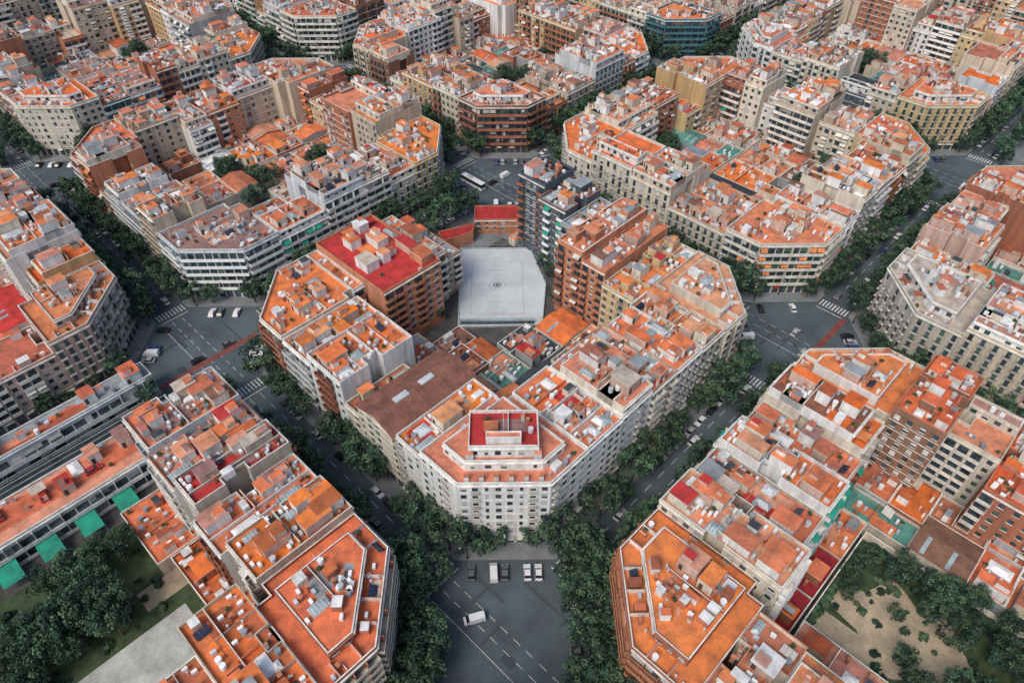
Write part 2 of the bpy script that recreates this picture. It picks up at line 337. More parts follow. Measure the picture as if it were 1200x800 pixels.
# ------------------------------------------------------------------ buildings in a block
S0=113.0
def sidept(blk,side,s,t):
    c=[(s,t),(S0-t,s),(S0-s,S0-t),(t,S0-s)][side]
    return W(133*blk[0]+10+c[0],133*blk[1]+10+c[1])
def sideframe(blk,side):
    o=sidept(blk,side,0,0); x=sidept(blk,side,1,0); y=sidept(blk,side,0,1)
    return (o,(x[0]-o[0],x[1]-o[1]),(y[0]-o[0],y[1]-o[1]))
WALLS=['white']*4+['cream']*7+['beige']*5+['ochre']*2+['brick']*3+['brown']*1+['pink']*2+['grey','ltgrey','stone','stone','yellow','yellow','orange']
def rear_style(R): return R.choice(['mixed','strip','mixed','punch','mixed'])
def plot(blk,side,s0,s1,d,h,R,wall=None,style=None,roof=None,panel=None,attic=None,notch=True,awn=0,dens=1.0,t0=0,pitched=False,name='apartment_building',sh=None,party=None):
    b=Bld(name); fr=sideframe(blk,side)
    wall='wall_'+(wall or R.choice(WALLS)); roof=roof or R.choice(WROOF)
    style=style or R.choice(['classic']*4+['strip']*3+['mixed']*3+['bay']*2+['punch'])
    panel=panel or R.choice(['white','trim',wall,'trim','wall_brick',wall])
    awn=awn if awn!=0 else R.choice([None,None,None,None,'awn_green','awn_orange','awn_white','awn_white'])
    e=.02; s0+=e; s1-=e
    w=s1-s0
    if notch and d-t0>15 and w>9:
        y1=t0+(d-t0)*R.uniform(.36,.46); y2=y1+R.uniform(4,6.5); nw=R.uniform(1.7,2.4)
        loc=[(s0,t0),(s1,t0),(s1,y1),(s1-nw,y1),(s1-nw,y2),(s1,y2),(s1,d),(s0,d),(s0,y2),(s0+nw,y2),(s0+nw,y1),(s0,y1)]
        if R.random()<.4: nw=3; loc=[(s0,t0),(s1,t0),(s1,y1),(s1-nw,y1),(s1-nw,y2),(s1,y2),(s1,d),(s0,d)]
    else: loc=[(s0,t0),(s1,t0),(s1,d),(s0,d)]; y1=None
    P=[P3(fr,x,y,0)[:2] for x,y in loc]
    if pitched:
        zr=h+3.0
        for i in range(4):
            p,q=P[i],P[(i+1)%4]; b['walls'].face([(p[0],p[1],0),(q[0],q[1],0),(q[0],q[1],h),(p[0],p[1],h)],wall)
        xm=(s0+s1)/2
        c=[P3(fr,s0-.4,t0-.5,h),P3(fr,s1+.0,t0-.5,h),P3(fr,s1,d+.3,h),P3(fr,s0-.4,d+.3,h)]
        r1=P3(fr,xm,t0-.5,zr); r2=P3(fr,xm,d+.3,zr)
        b['roof'].face([c[0],r1,r2,c[3]],roof); b['roof'].face([r1,c[1],c[2],r2],roof)
        b['walls'].face([P3(fr,s0,t0,h),P3(fr,s1,t0,h),P3(fr,xm,t0,zr-.06)],wall); b['walls'].face([P3(fr,s1,d,h),P3(fr,s0,d,h),P3(fr,xm,d,zr-.06)],wall)
        for q in (.3,.6):
            y=t0+(d-t0)*q; b['roof_equipment'].box(fr,xm-.9,xm+.9,y-2.2,y+2.2,zr-.9,zr+.35,'r_cream',top='metal')
        y=t0
        while y<d:
            b['roof_equipment'].face([P3(fr,s0-.4,y,h+.05),P3(fr,s0-.4,y+.12,h+.05),P3(fr,xm,y+.12,zr+.06),P3(fr,xm,y,zr+.06)],'r_rust')
            b['roof_equipment'].face([P3(fr,s1,y,h+.05),P3(fr,s1,y+.12,h+.05),P3(fr,xm,y+.12,zr+.06),P3(fr,xm,y,zr+.06)],'r_rust'); y+=1.5
    else:
        shell(b,P,0,h,wall,roof,ph=R.uniform(.8,1.15),cap=R.choice(['trim','trim_terra','trim',wall]))
    n=len(P)
    for i in range(n):
        (x,y),(x2,y2)=loc[i],loc[(i+1)%n]
        if y==t0 and y2==t0: facade(b,P[i],P[(i+1)%n],h,style,R,wall,panel,sh=sh,awn=awn)
        elif y==d and y2==d and d-t0>5: facade(b,P[i],P[(i+1)%n],h,rear_style(R),R,wall,panel,shop=False,gf=4,sh=sh,awn=awn)
        elif party and x==x2 and abs(x-(s1 if party==1 else s0))<.01: facade(b,P[i],P[(i+1)%n],h,'punch',R,wall,panel,sh=sh)
    if not pitched:
        x0=s0+.6;x1=s1-.6
        if attic is None: attic=R.random()<.45
        if attic and d-t0>12 and w>7:
            ay0=t0+R.uniform(2.6,4); ay1=d-R.uniform(2,4); ax0,ax1=s0+.35,s1-.35
            aw='wall_'+R.choice(['white','cream',wall[5:],wall[5:]])
            ah=2.9
            segs=[(ay0,ay1)] if y1 is None else [(ay0,y1-.3),(y2+.3,ay1)]
            if len(segs)==2 and R.random()<.35: segs.pop(R.randint(0,1))
            for (sa,sb) in segs:
                if sb-sa<3: continue
                q=[P3(fr,x,y,0)[:2] for x,y in ((ax0,sa),(ax1,sa),(ax1,sb),(ax0,sb))]
                rf=R.choice([roof,R.choice(WROOF)])
                shell(b,q,h,h+ah,aw,rf,ph=.4,cap='trim',part='walls')
                facade(b,q[0],q[1],h+ah,'punch',R,aw,z0=h,sh=sh)
                facade(b,q[2],q[3],h+ah,'punch',R,aw,z0=h,sh=sh)
                clutter(b,fr,ax0+.5,ax1-.5,sa+.5,sb-.5,h+ah,R,aw,rf,dens*.8)
            clutter(b,fr,x0,x1,t0+.5,ay0-.4,h,R,wall,roof,.9,big=False)
            clutter(b,fr,x0,x1,ay1+.4,d-.5,h,R,wall,roof,.9,big=False)
        else:
            if y1 is None: clutter(b,fr,x0,x1,t0+.5,d-.5,h,R,wall,roof,dens)
            else:
                clutter(b,fr,x0,x1,t0+.5,y1-.4,h,R,wall,roof,dens); clutter(b,fr,x0,x1,y2+.4,d-.5,h,R,wall,roof,dens)
                clutter(b,fr,s0+3.4,s1-3.4,y1,y2,h,R,wall,roof,.6,big=False)
    b.done()
def corner(blk,side,c,h,R,wall=None,style=None,roof=None,panel=None,awn=0,attic=None,c2=None,special=None,leg=15,sh=None,name='corner_apartment_building'):
    c2=c2 or c
    b=Bld(name); fr=sideframe(blk,side); e=.02
    wall='wall_'+(wall or R.choice(['cream','cream','white','beige','stone','pink','brick','ochre'])); roof=roof or R.choice(WROOF[:16])
    style=style or R.choice(['classic','classic','bay','strip','strip']); panel=panel or R.choice(['white','trim',wall])
    awn=awn if awn!=0 else None
    wl=R.uniform(2.5,4)
    loc=[(0,leg),(leg,0),(c-e,0),(c-e,c2-e-wl),(c-e-wl,c2-e-wl),(c-e-wl,c2-e),(0,c2-e)]
    P=[P3(fr,x,y,0)[:2] for x,y in loc]
    shell(b,P,0,h,wall,roof,ph=1.0)
    for i in (0,1,6): facade(b,P[i],P[(i+1)%7],h,style,R,wall,panel,awn=awn,sh=sh)
    loc=[(0,leg),(leg,0),(c-e,0),(c-e,c2-e),(0,c2-e)]
    P=[P3(fr,x,y,0)[:2] for x,y in loc]
    if attic is None: attic=R.random()<.5
    k=3.2
    if special=='tower':
        g=inset(P,4.0); shell(b,g,h,h+3.1,wall,'r_orange',ph=.8)
        for i in (0,1,4): facade(b,g[i],g[(i+1)%5],h+3.1,'punch',R,wall,z0=h,sh=sh)
        m=math.sqrt(.5); o=P3(fr,(15)/2,15/2,0)[:2]
        ex=(fr[1][0]*m-fr[2][0]*m,fr[1][1]*m-fr[2][1]*m); ey=(fr[1][0]*m+fr[2][0]*m,fr[1][1]*m+fr[2][1]*m); tf=(o,ex,ey)
        q=[P3(tf,x,y,0)[:2] for x,y in ((-8,5.5),(8,5.5),(8,16),(-8,16))]
        shell(b,q,h+3.1,h+6.4,wall,'r_red',ph=.9); facade(b,q[0],q[1],h+6.4,'punch',R,wall,z0=h+3.1,sh=sh)
        q=[P3(tf,x,y,0)[:2] for x,y in ((-4,6.6),(4,6.6),(4,8.5),(-4,8.5))]
        shell(b,q,h+6.4,h+8.6,wall,'r_orange',ph=.3)
        for x in (-8.6,6.9): b['roof'].box(tf,x,x+1.7,4.6,6.4,h+3.1,h+5.3,wall,top='r_orange')
        b['roof_equipment'].box(tf,-.06,.06,10,10.12,h+6.4,h+13,'metal')
        clutter(b,tf,-7.3,7.3,9,15.4,h+6.4,R,wall,'r_red',.5,big=False)
        clutter(b,fr,6,c-5,c2-3.6,c2-1,h,R,wall,roof,1,big=False); clutter(b,fr,leg,c-1,.6,3.4,h,R,wall,roof,1.2,big=False)
        for i in range(6): x=-9+i*3.4; b['roof'].box(tf,x,x+1.0,.9,2.0,h,h+1.9,wall,top='trim_terra')
    elif attic:
        g=inset(P,k+1.2); shell(b,g,h,h+2.9,'wall_white' if R.random()<.4 else wall,roof,ph=.45)
        for i in (0,1,4): facade(b,g[i],g[(i+1)%5],h+2.9,'punch',R,wall,z0=h,sh=sh)
        clutter(b,fr,leg*.7,c-k-1.8,leg*.7,c2-k-1.8,h+2.9,R,wall,roof,1.3)
        clutter(b,fr,leg,c-1,.6,k-.5,h,R,wall,roof,1,big=False); clutter(b,fr,.6,k-.5,leg,c2-1,h,R,wall,roof,1,big=False)
        for (xa,xb,ya,yb) in ((leg+3,leg+3.18,.4,4.2),(leg+8,leg+8.18,.4,4.2),(.4,4.2,leg+3,leg+3.18),(.4,4.2,leg+8,leg+8.18)):
            if xb<c-1 and yb<c2-1: b['roof'].box(fr,xa,xb,ya,yb,h,h+1.5,'wall_white',top='trim_terra')
        m=math.sqrt(.5); o=P3(fr,leg/2,leg/2,0)[:2]
        tf=(o,(fr[1][0]*m-fr[2][0]*m,fr[1][1]*m-fr[2][1]*m),(fr[1][0]*m+fr[2][0]*m,fr[1][1]*m+fr[2][1]*m))
        for x in (-6,-1,4): b['roof'].box(tf,x,x+.18,.4,4.2,h,h+1.5,'wall_white',top='trim_terra')
        clutter(b,tf,-8,8,.6,3.9,h,R,wall,roof,1.2,big=False)
        clutter(b,tf,-7,7,5.2,9.5,h+2.9,R,wall,roof,1.1,big=False)
    else:
        clutter(b,fr,leg*.58,c-.7,leg*.58,c2-wl-.7,h,R,wall,roof)
        clutter(b,fr,leg,c-1,.6,leg*.5,h,R,wall,roof,1,big=False); clutter(b,fr,.6,leg*.5,leg,c2-1,h,R,wall,roof,1,big=False)
    b.done()

def low(blk,a0,a1,b0,b1,h,R,wall=None,roof=None,dens=.6,name='courtyard_building',flat=False,fac=None):
    fr=sideframe(blk,0); b=Bld(name); wall='wall_'+(wall or R.choice(['white','cream','beige','grey','brick','stone']))
    roof=roof or R.choice(WROOF+['r_grey','r_dark','r_brown','r_brown','r_mauve','r_white','r_green','r_dark','r_brown'])
    P=[P3(fr,x,y,0)[:2] for x,y in ((a0,b0),(a1,b0),(a1,b1),(a0,b1))]
    if not flat and R.random()<.3:
        for i in range(4):
            p,q=P[i],P[(i+1)%4]; b['walls'].face([(p[0],p[1],0),(q[0],q[1],0),(q[0],q[1],h),(p[0],p[1],h)],wall)
        xm=(a0+a1)/2; r1=P3(fr,xm,b0,h+1.3); r2=P3(fr,xm,b1,h+1.3)
        c=[P3(fr,a0,b0,h),P3(fr,a1,b0,h),P3(fr,a1,b1,h),P3(fr,a0,b1,h)]
        b['roof'].face([c[0],r1,r2,c[3]],roof); b['roof'].face([r1,c[1],c[2],r2],roof); b['walls'].face([c[0],c[1],r1],wall); b['walls'].face([c[2],c[3],r2],wall)
        for t in range(int((b1-b0)/3)):
            y=b0+1+t*3
            if R.random()<.4: b['roof_equipment'].face([P3(fr,a0+.5,y,h+.25),P3(fr,xm-.6,y,h+1.25),P3(fr,xm-.6,y+1,h+1.25),P3(fr,a0+.5,y+1,h+.25)],'skyglass')
    else:
        shell(b,P,0,h,wall,roof,ph=.7); clutter(b,fr,a0+.5,a1-.5,b0+.5,b1-.5,h,R,wall,roof,dens,big=R.random()<.4)
    if fac:
        for i in fac: facade(b,P[i],P[(i+1)%4],h,'strip' if h>6 else 'punch',R,wall,'wall_white',gf=.6,shop=False)
    b.done()
def bsp(a0,a1,b0,b1,R,out,mn=8):
    w,d=a1-a0,b1-b0
    if max(w,d)<15 or (max(w,d)<24 and R.random()<.3): out.append((a0,a1,b0,b1)); return
    if w>d: c=a0+w*R.uniform(.35,.65); bsp(a0,c,b0,b1,R,out); bsp(c,a1,b0,b1,R,out)
    else: c=b0+d*R.uniform(.35,.65); bsp(a0,a1,b0,c,R,out); bsp(a0,a1,c,b1,R,out)
def interior(blk,R,a0=19,a1=94,b0=19,b1=94,skip=.16):
    out=[]; bsp(a0,a1,b0,b1,R,out)
    for r in out:
        if R.random()<skip:
            fr=sideframe(blk,0)
            for _ in range(R.randint(0,4)): TREES.append((P3(fr,R.uniform(r[0]+2,r[1]-2),R.uniform(r[2]+2,r[3]-2),0),R.uniform(.6,.9)))
            continue
        low(blk,r[0],r[1],r[2],r[3],R.choice([3.6,4.2,4.8,5.5,7]),R)
TREES=[]; ROOFCARS=[]
CONF={}
CONF[(0,0)]=dict(corners={0:dict(c=28,h=25,wall='white',style='punch',roof='r_orange',special='tower',sh='shut_w'),
   1:dict(c=26,h=22.5,wall='cream',style='bay',roof='r_peach',attic=True),2:None,
   3:dict(c=26,h=22,wall='cream',style='strip',roof='r_orange',panel='wall_brick',attic=False)},
 sides={0:[(28,41,25,25.2,dict(wall='white',style='punch',roof='r_orange',attic=False)),(41,53,24,25.8,dict(wall='white',style='punch',roof='r_orange2',attic=True)),
           (53,64,25,24.6,dict(wall='cream',style='mixed',roof='r_peach',attic=False,awn=None)),(64,76,24,24.2,dict(wall='white',style='classic',roof='r_orange')),(76,87,25,23.5,dict(wall='cream',style='classic',roof='r_orange2'))],
        1:[(26,38,33,22,dict(wall='yellow',style='classic',roof='r_orange',attic=False)),(38,47,32,25.5,dict(wall='orange',roof='r_orange',style='strip',attic=False,awn=None)),(47,57,32,28,dict(wall='orange',style='mixed',roof='r_orange',panel='wall_brick',attic=False,awn='awn_white')),
           (57,66,20,24,dict(wall='grey',roof='r_grey',style='punch')),(66,78,18,27,dict(wall='slate',style='punch',roof='r_grey')),(78,90,15,30,dict(wall='slate',style='punch',roof='r_dark',attic=False))],
        2:[(46,53,26,15,dict(wall='beige',style='punch',roof='r_grey')),(53,61,27,20,dict(wall='cream',style='classic',roof='r_orange')),(61,83,34,24.5,dict(wall='orange',style='strip',roof='r_red',attic=False,dens=.10,notch=False,panel='wall_orange',awn=None)),(83,87,24,22,dict(wall='white',style='punch'))],
        3:[(26,39,26,21,dict(wall='white',style='strip',roof='r_orange',attic=False,awn=None)),(39,54,24,24.5,dict(wall='white',style='mixed',roof='r_peach',party=2,awn=None)),(54,60,20,17,dict(wall='beige',style='punch',roof='r_terra')),
           (60,76,28,21.5,dict(wall='cream',style='punch',roof='r_brown',pitched=True,notch=False,name='hall_with_brown_roof')),(76,85,26,23,dict(wall='white',style='punch',roof='r_orange2'))]},
 interior='court')
def block(i,j):
    blk=(i,j); R=random.Random(1000+i*31+j*7); cf=CONF.get(blk,{})
    far=(i+j)>=2
    base=cf.get('base',22 if not far else 21)
    cs={}
    for k in range(4):
        spec=cf.get('corners',{}).get(k,'rnd')
        if spec=='rnd':
            c=R.uniform(23,28); cs[k]=c; corner(blk,k,c,base+R.uniform(-2,3),R)
        elif spec is None: cs[k]=0
        else:
            d=dict(spec); c=d.pop('c'); h=d.pop('h'); corner(blk,k,c,h,R,**d)
            cs[k]=c
    ov=cf.get('ov',{})
    for k in range(4):
        L=cf.get('sides',{}).get(k)
        if L is None:
            s=cs[k]+.0; end=S0-(cs[(k+1)%4] if cf.get('corners',{}).get((k+1)%4,1) is not None else 20); L=[]
            while s<end-.5:
                w=R.uniform(9,21)
                if end-s-w<8: w=end-s
                if w>23: w=w/2
                L.append((s,s+w,R.uniform(15,26),base+R.choice([-6,-3.2,-3,-1,0,0,1,2,3.4,5])+R.uniform(-.6,.6),ov.get((k,len(L)),{}))); s+=w
        for (s0,s1,d,h,o) in L: plot(blk,k,s0,s1,d,h,R,**o)
    it=cf.get('interior','std')
    if it=='std': interior(blk,R)
    elif callable(it): it(blk,R)
def court_int(blk,R):
    fr=sideframe(blk,0)
    b=Bld('sports_court')
    q=[(52,73),(72,54),(88,67),(99,85),(81,103)]
    P=[P3(fr,x,y,0)[:2] for x,y in q]
    shell(b,P,0,.5,'wall_grey','court',ph=.4,cap='wall_ltgrey')
    for i in range(5):
        p,r=P[i],P[(i+1)%5]; L=math.hypot(r[0]-p[0],r[1]-p[1]); ex=((r[0]-p[0])/L,(r[1]-p[1])/L); f2=(p,ex,(-ex[1],ex[0]))
        x=0
        while x<L-.1: b['fence'].box(f2,x,x+.08,.1,.18,.9,3.9,'wall_grey'); x+=3
        for z in (2.4,3.85): b['fence'].box(f2,0,L,.12,.16,z,z+.05,'wall_grey')
    m=math.sqrt(.5); o=P3(fr,76,79,0)[:2]
    cf_=(o,(fr[1][0]*m-fr[2][0]*m,fr[1][1]*m-fr[2][1]*m),(fr[1][0]*m+fr[2][0]*m,fr[1][1]*m+fr[2][1]*m))
    mb=b['markings']; n=28
    def arc(cx,cy,r,w,a0,a1,mm,z):
        for i in range(n):
            t0=a0+(a1-a0)*i/n; t1=a0+(a1-a0)*(i+1)/n
            mb.face([P3(cf_,cx+r*math.cos(t0),cy+r*math.sin(t0),z),P3(cf_,cx+(r+w)*math.cos(t0),cy+(r+w)*math.sin(t0),z),P3(cf_,cx+(r+w)*math.cos(t1),cy+(r+w)*math.sin(t1),z),P3(cf_,cx+r*math.cos(t1),cy+r*math.sin(t1),z)],mm)
    arc(0,0,.05,.6,0,2*math.pi,'wall_slate',.512); arc(0,0,1.1,.35,0,2*math.pi,'wall_slate',.512); arc(0,0,2.6,.2,0,2*math.pi,'wall_grey',.510)
    for (x0,x1,y0,y1) in ((-9,9,-15,-14.8),(-9,9,13,13.2),(-9,-8.8,-14.8,13),(8.8,9,-14.8,13),(-8.8,-2.8,-.1,.1),(2.8,8.8,-.1,.1),(-3,3,-9,-8.8),(-3,3,8,8.2)):
        mb.hq(cf_,x0,x1,y0,y1,.506,'wall_grey')
    for y in (-15.5,13.8):
        b['goal'].box(cf_,-1.6,-1.5,y,y+.1,.5,2.6,'white'); b['goal'].box(cf_,1.5,1.6,y,y+.1,.5,2.6,'white'); b['goal'].box(cf_,-1.5,1.5,y,y+.1,2.5,2.6,'white')
    b['glazed_strip'].box(cf_,-12,12,-19.9,-18.8,0,2.0,'wall_slate',top='skyglass')
    b.done()
    b=Bld('entrance_pavilion'); P=[P3(fr,x,y,0)[:2] for x,y in ((113,98),(98,113),(91.5,106.5),(106.5,91.5))]
    shell(b,P,0,6,'wall_orange','r_red',ph=.5,cap='trim_terra'); facade(b,P[2],P[3],6,'punch',R,'wall_orange',shop=False,gf=1); b.done()
    b=Bld('entrance_pavilion'); P=[P3(fr,x,y,0)[:2] for x,y in ((91,106),(78,112),(76,106),(87,102.5))]
    shell(b,P,0,5,'wall_orange','r_red',ph=.4,cap='trim_terra'); b.done()
    low(blk,96,112.9,90,93,3.2,R,'cream','r_orange')
    for r in [(26,42,26,38,9,'r_orange','white'),(42,58,26,40,5,'r_dark','grey'),(26,40,38,50,4,'r_grey','grey'),(40,52,40,52,4.5,'r_green','beige'),(28,44,50,62,6,'r_brown','brick'),
              (58,70,26,38,5.5,'r_mauve','beige'),(70,80,27,40,4,'r_orange','cream'),(52,66,40,50,4.2,'r_dark','grey'),(66,79,40,52,5,'r_orange','beige'),(25,38,62,76,5,'r_grey','cream'),
              (38,50,62,70,4,'r_brown','brick'),(44,52,52,62,3.6,'r_terra','white'),(53,66,50,56,3.6,'r_dark','grey')]:
        low(blk,r[0],r[1],r[2],r[3],r[4],R,r[6],r[5],dens=1.0)
    for p in ((94,74),(92,69),(83,58),(50,80),(54,84),(58,88)): TREES.append((P3(fr,p[0],p[1],0),R.uniform(.4,.6)))
CONF[(0,0)]['interior']=court_int
def patch(fr,name,x0,x1,y0,y1,z,m):
    b=MB(); b.hq(fr,x0,x1,y0,y1,z,m); single(name,b)
def garden_wall(fr,x0,x1,y0,y1,h=3):
    b=Bld('garden_wall')
    b['walls'].box(fr,x0-.3,x1+.3,y0-.3,y0,0,h,'wall_cream',top='trim'); b['walls'].box(fr,x0-.3,x1+.3,y1,y1+.3,0,h,'wall_cream',top='trim')
    b['walls'].box(fr,x0-.3,x0,y0,y1,0,h,'wall_cream',top='trim'); b['walls'].box(fr,x1,x1+.3,y0,y1,0,h,'wall_cream',top='trim'); b.done()
def garden_int(blk,R):
    fr=sideframe(blk,0)
    patch(fr,'garden_lawn',38,71,26,77,.16,'lawn')
    b=MB()
    ring=[(54+10.5*math.cos(t*.2244+.2)*(1+.22*math.sin(t*1.1)),60+14*math.sin(t*.2244+.2)*(1+.18*math.cos(t*.9)),.168) for t in range(28)]
    b.face([P3(fr,x,y,z) for x,y,z in ring],'sand'); single('sand_path',b)
    patch(fr,'sand_path',39,47,60,76,.172,'sand')
    garden_wall(fr,38,71,26,77)
    for _ in range(56):
        x=R.uniform(40,70); y=R.uniform(28,76)
        if 47<x<60 and 48<y<69 and R.random()<.8: continue
        if x<48 and y>60: continue
        TREES.append((P3(fr,x,y,0),R.uniform(.4,.8)))
    b=Bld('garden_hedge')
    for x in range(40,70,2): blob(b['foliage'],P3(fr,x,76,0.8),1.2,R,'leaf_b',24)
    for y in range(28,76,2): blob(b['foliage'],P3(fr,70,y,0.8),1.2,R,'leaf_a',24)
    for _ in range(60):
        x=R.uniform(39,70); y=R.uniform(28,75); blob(b['foliage'],P3(fr,x,y,0.2),R.uniform(.5,1.3),R,R.choice(['leaf_a','leaf_b','leaf_c']),22)
    b.done()
    low(blk,22,44,78,86,5,R,'brick','r_crimson',.1,flat=True); low(blk,44,58,78,86,4.6,R,'brick','r_crimson',.2,flat=True); low(blk,58,72,78,86,4,R,'cream','r_orange',1,flat=True)
    interior(blk,R,72,93,20,86,skip=0); interior(blk,R,19,37,20,77,skip=0)
CONF[(0,-1)]=dict(corners={3:dict(c=29,h=21,wall='brick',style='strip',roof='r_orange',panel='wall_orange',attic=True),2:dict(c=26,h=22,wall='cream',style='bay',roof='r_orange')},
  sides={2:[(26,38,26,22.5,dict(roof='r_orange',wall='cream')),(38,50,27,19.5,dict(roof='r_orange',wall='pink',attic=False)),(50,60,28,24,dict(roof='r_orange2',wall='white',attic=False)),(60,72,28,21,dict(roof='r_orange2',wall='stone',attic=False)),(72,84,30,24.5,dict(roof='r_peach',wall='cream',attic=False,party=1))]},
  interior=garden_int)
def market_int(blk,R):
    fr=sideframe(blk,0)
    low(blk,-4,104,115,122,8.5,R,'ltgrey','r_grey',.3,name='long_terrace_building',flat=True,fac=(0,))
    b=Bld('covered_track')
    b['floor'].box(fr,-4,104,101.2,114.8,0,1.5,'rail_dark')
    y=102
    while y<114.5: b['beams'].box(fr,-4,104,y,y+.22,4.2,4.5,'rail_light',bottom=True); y+=1.9
    x=-2
    while x<104: b['beams'].box(fr,x,x+.3,101.5,114.6,3.8,4.15,'rail_dark',bottom=True); x+=9
    b.done()
    low(blk,-4,100,88,101,8.5,R,'ltgrey','r_peach',.12,name='market_building',flat=True,fac=(0,))
    b=Bld('market_awnings')
    x=30
    while x<84:
        b['canopy'].face([P3(fr,x,81.5,2.8),P3(fr,x+5,81.5,2.8),P3(fr,x+5,87.6,4.2),P3(fr,x,87.6,4.2)],'awn_green')
        for xx in (x,x+4.9): b['posts'].box(fr,xx,xx+.1,81.6,81.7,0,2.8,'metal')
        x+=9.5
    b.done()
    for a,bb in ((66,95),(78,94),(56,97)): ROOFCARS.append((133*blk[0]+10+a,133*blk[1]+10+bb,8.5))
    patch(fr,'garden_lawn',20,85,26,81,.16,'lawn'); patch(fr,'concrete_court',48,77,34,50,.17,'concrete')
    patch(fr,'sand_path',70,84,54,60,.168,'sand'); patch(fr,'sand_path',20,46,62,66,.168,'sand')
    for _ in range(44):
        x=R.uniform(22,78); y=R.uniform(53,75)
        TREES.append((P3(fr,x,y,0),R.uniform(.55,1.05)))
    for _ in range(12): TREES.append((P3(fr,R.uniform(24,46),R.uniform(28,54),0),R.uniform(.7,1)))
    b=Bld('garden_hedge')
    for _ in range(70):
        x=R.uniform(40,76); y=R.uniform(51.5,78); blob(b['foliage'],P3(fr,x,y,0.2),R.uniform(.5,1.3),R,R.choice(['leaf_a','leaf_b','leaf_c']),22)
    b.done()
    low(blk,77,88,60,80,4.5,R,'cream','r_orange',1,flat=True); low(blk,80,89,40,60,4,R,'brick','r_terra',1,flat=True); low(blk,78,89,24,40,5,R,'cream','r_orange2',1,flat=True)
CONF[(-1,0)]=dict(corners={1:dict(c=27,h=22.5,wall='brick',style='strip',roof='r_orange',panel='wall_cream',attic=True),2:None,3:None,0:dict(c=26,h=22)},
  sides={1:[(27,39,24,25,dict(wall='beige',roof='r_orange2',attic=False)),(39,51,26,22,dict(wall='white',roof='r_orange',attic=False)),(51,61,24,26,dict(wall='stone',roof='r_red',attic=False,dens=.8)),(61,74,25,23,dict(wall='white',roof='r_pink')),(74,88,24,24.5,dict(wall='ltgrey',roof='r_orange',style='mixed',panel='wall_ltgrey',awn=None,party=1,attic=False))],
   2:[],3:[],0:[(26,44,22,21,dict(roof='r_terra')),(44,60,24,22,dict(roof='r_brown')),(60,73,25,20,dict(roof='r_terra',attic=False)),(73,86,30,24,dict(roof='r_orange',attic=False))]},interior=market_int)
CONF[(0,1)]=dict(corners={0:dict(c=28,h=19.5,wall='ltgrey',style='strip',roof='r_mauve',panel='white'),1:dict(c=26,h=20,wall='yellow',style='classic',roof='r_orange'),3:dict(c=24,h=20,wall='orange',style='strip',roof='r_orange')},base=20,
  ov={(3,0):dict(wall='orange',style='strip'),(0,0):dict(wall='white',style='strip',panel='white',awn='awn_green'),(3,3):dict(wall='ltgrey',style='strip',panel='white',awn=None),(3,2):dict(wall='white',style='strip',panel='white',awn=None)})
CONF[(1,0)]=dict(corners={0:dict(c=28,h=20,wall='cream',style='strip',roof='r_orange',panel='awn_white',awn='awn_orange'),3:dict(c=27,h=21,wall='cream',style='classic',roof='r_orange'),1:dict(c=26,h=20,wall='yellow',style='strip',roof='r_orange',panel='white')},base=20.5,
  ov={(3,0):dict(wall='cream',style='classic'),(3,1):dict(wall='cream',style='classic'),(3,2):dict(wall='stone',style='classic'),(3,3):dict(wall='cream',style='classic')})
CONF[(1,1)]=dict(corners={0:dict(c=26,h=21,wall='brown',style='strip',roof='r_orange',panel='wall_brick'),3:dict(c=26,h=23,wall='beige',style='bay',roof='r_orange')},base=21)
CONF[(2,0)]=dict(corners={0:dict(c=28,h=20,wall='yellow',style='classic',roof='r_orange')},ov={(3,2):dict(wall='slate',roof='r_dark',style='punch')})
CONF[(0,2)]=dict(corners={0:dict(c=27,h=22,wall='cream',style='punch',roof='r_orange')},ov={(0,0):dict(wall='seagreen',style='strip',panel='wall_ltgrey'),(0,1):dict(wall='ltgrey',style='strip',panel='wall_ltgrey')})
CONF[(2,1)]=dict(corners={0:dict(c=27,h=20,wall='seagreen',style='strip',roof='r_orange',panel='wall_seagreen')})
CONF[(1,-1)]=dict(corners={3:dict(c=28,h=22,wall='stone',style='classic',roof='r_cream')},base=21)

BL=[(i,j) for i in range(-1,4) for j in range(-1,4) if i+j<=4 and (i,j) not in((-1,2),(2,-1),(-1,3),(3,-1))]
for i,j in BL: block(i,j)

# ------------------------------------------------------------------ ground, streets
mb=MB(); mb.face([(-2500,-1500,-.06),(2500,-1500,-.06),(2500,3500,-.06),(-2500,3500,-.06)],'cityground'); single('ground',mb,False)
fr0=((A0[0],A0[1]),U,V)
mb=MB(); mb.hq(fr0,-300,640,-300,640,0,'asphalt'); single('road',mb,False)
for i in range(-2,5):
    for j in range(-2,5):
        o=133*i+10; q=133*j+10; e=4.6; k=e*.414
        P=[P3(fr0,o+x,q+y,0)[:2] for x,y in ((15-k,-e),(98+k,-e),(113+e,15-k),(113+e,98+k),(98+k,113+e),(15-k,113+e),(-e,98+k),(-e,15-k))]
        b=MB(); b.face([(x,y,.14) for x,y in P],'pavement')
        for t in range(8):
            p,r=P[t],P[(t+1)%8]; b.face([(p[0],p[1],0),(r[0],r[1],0),(r[0],r[1],.14),(p[0],p[1],.14)],'kerb')
        single('pavement',b)
        if (i,j) in BL:
            b=MB(); b.hq(fr0,o+16,o+97,q+16,q+97,.15,'yard'); single('courtyard_ground',b)
RP=random.Random(3); mb=MB(); zz=.0012
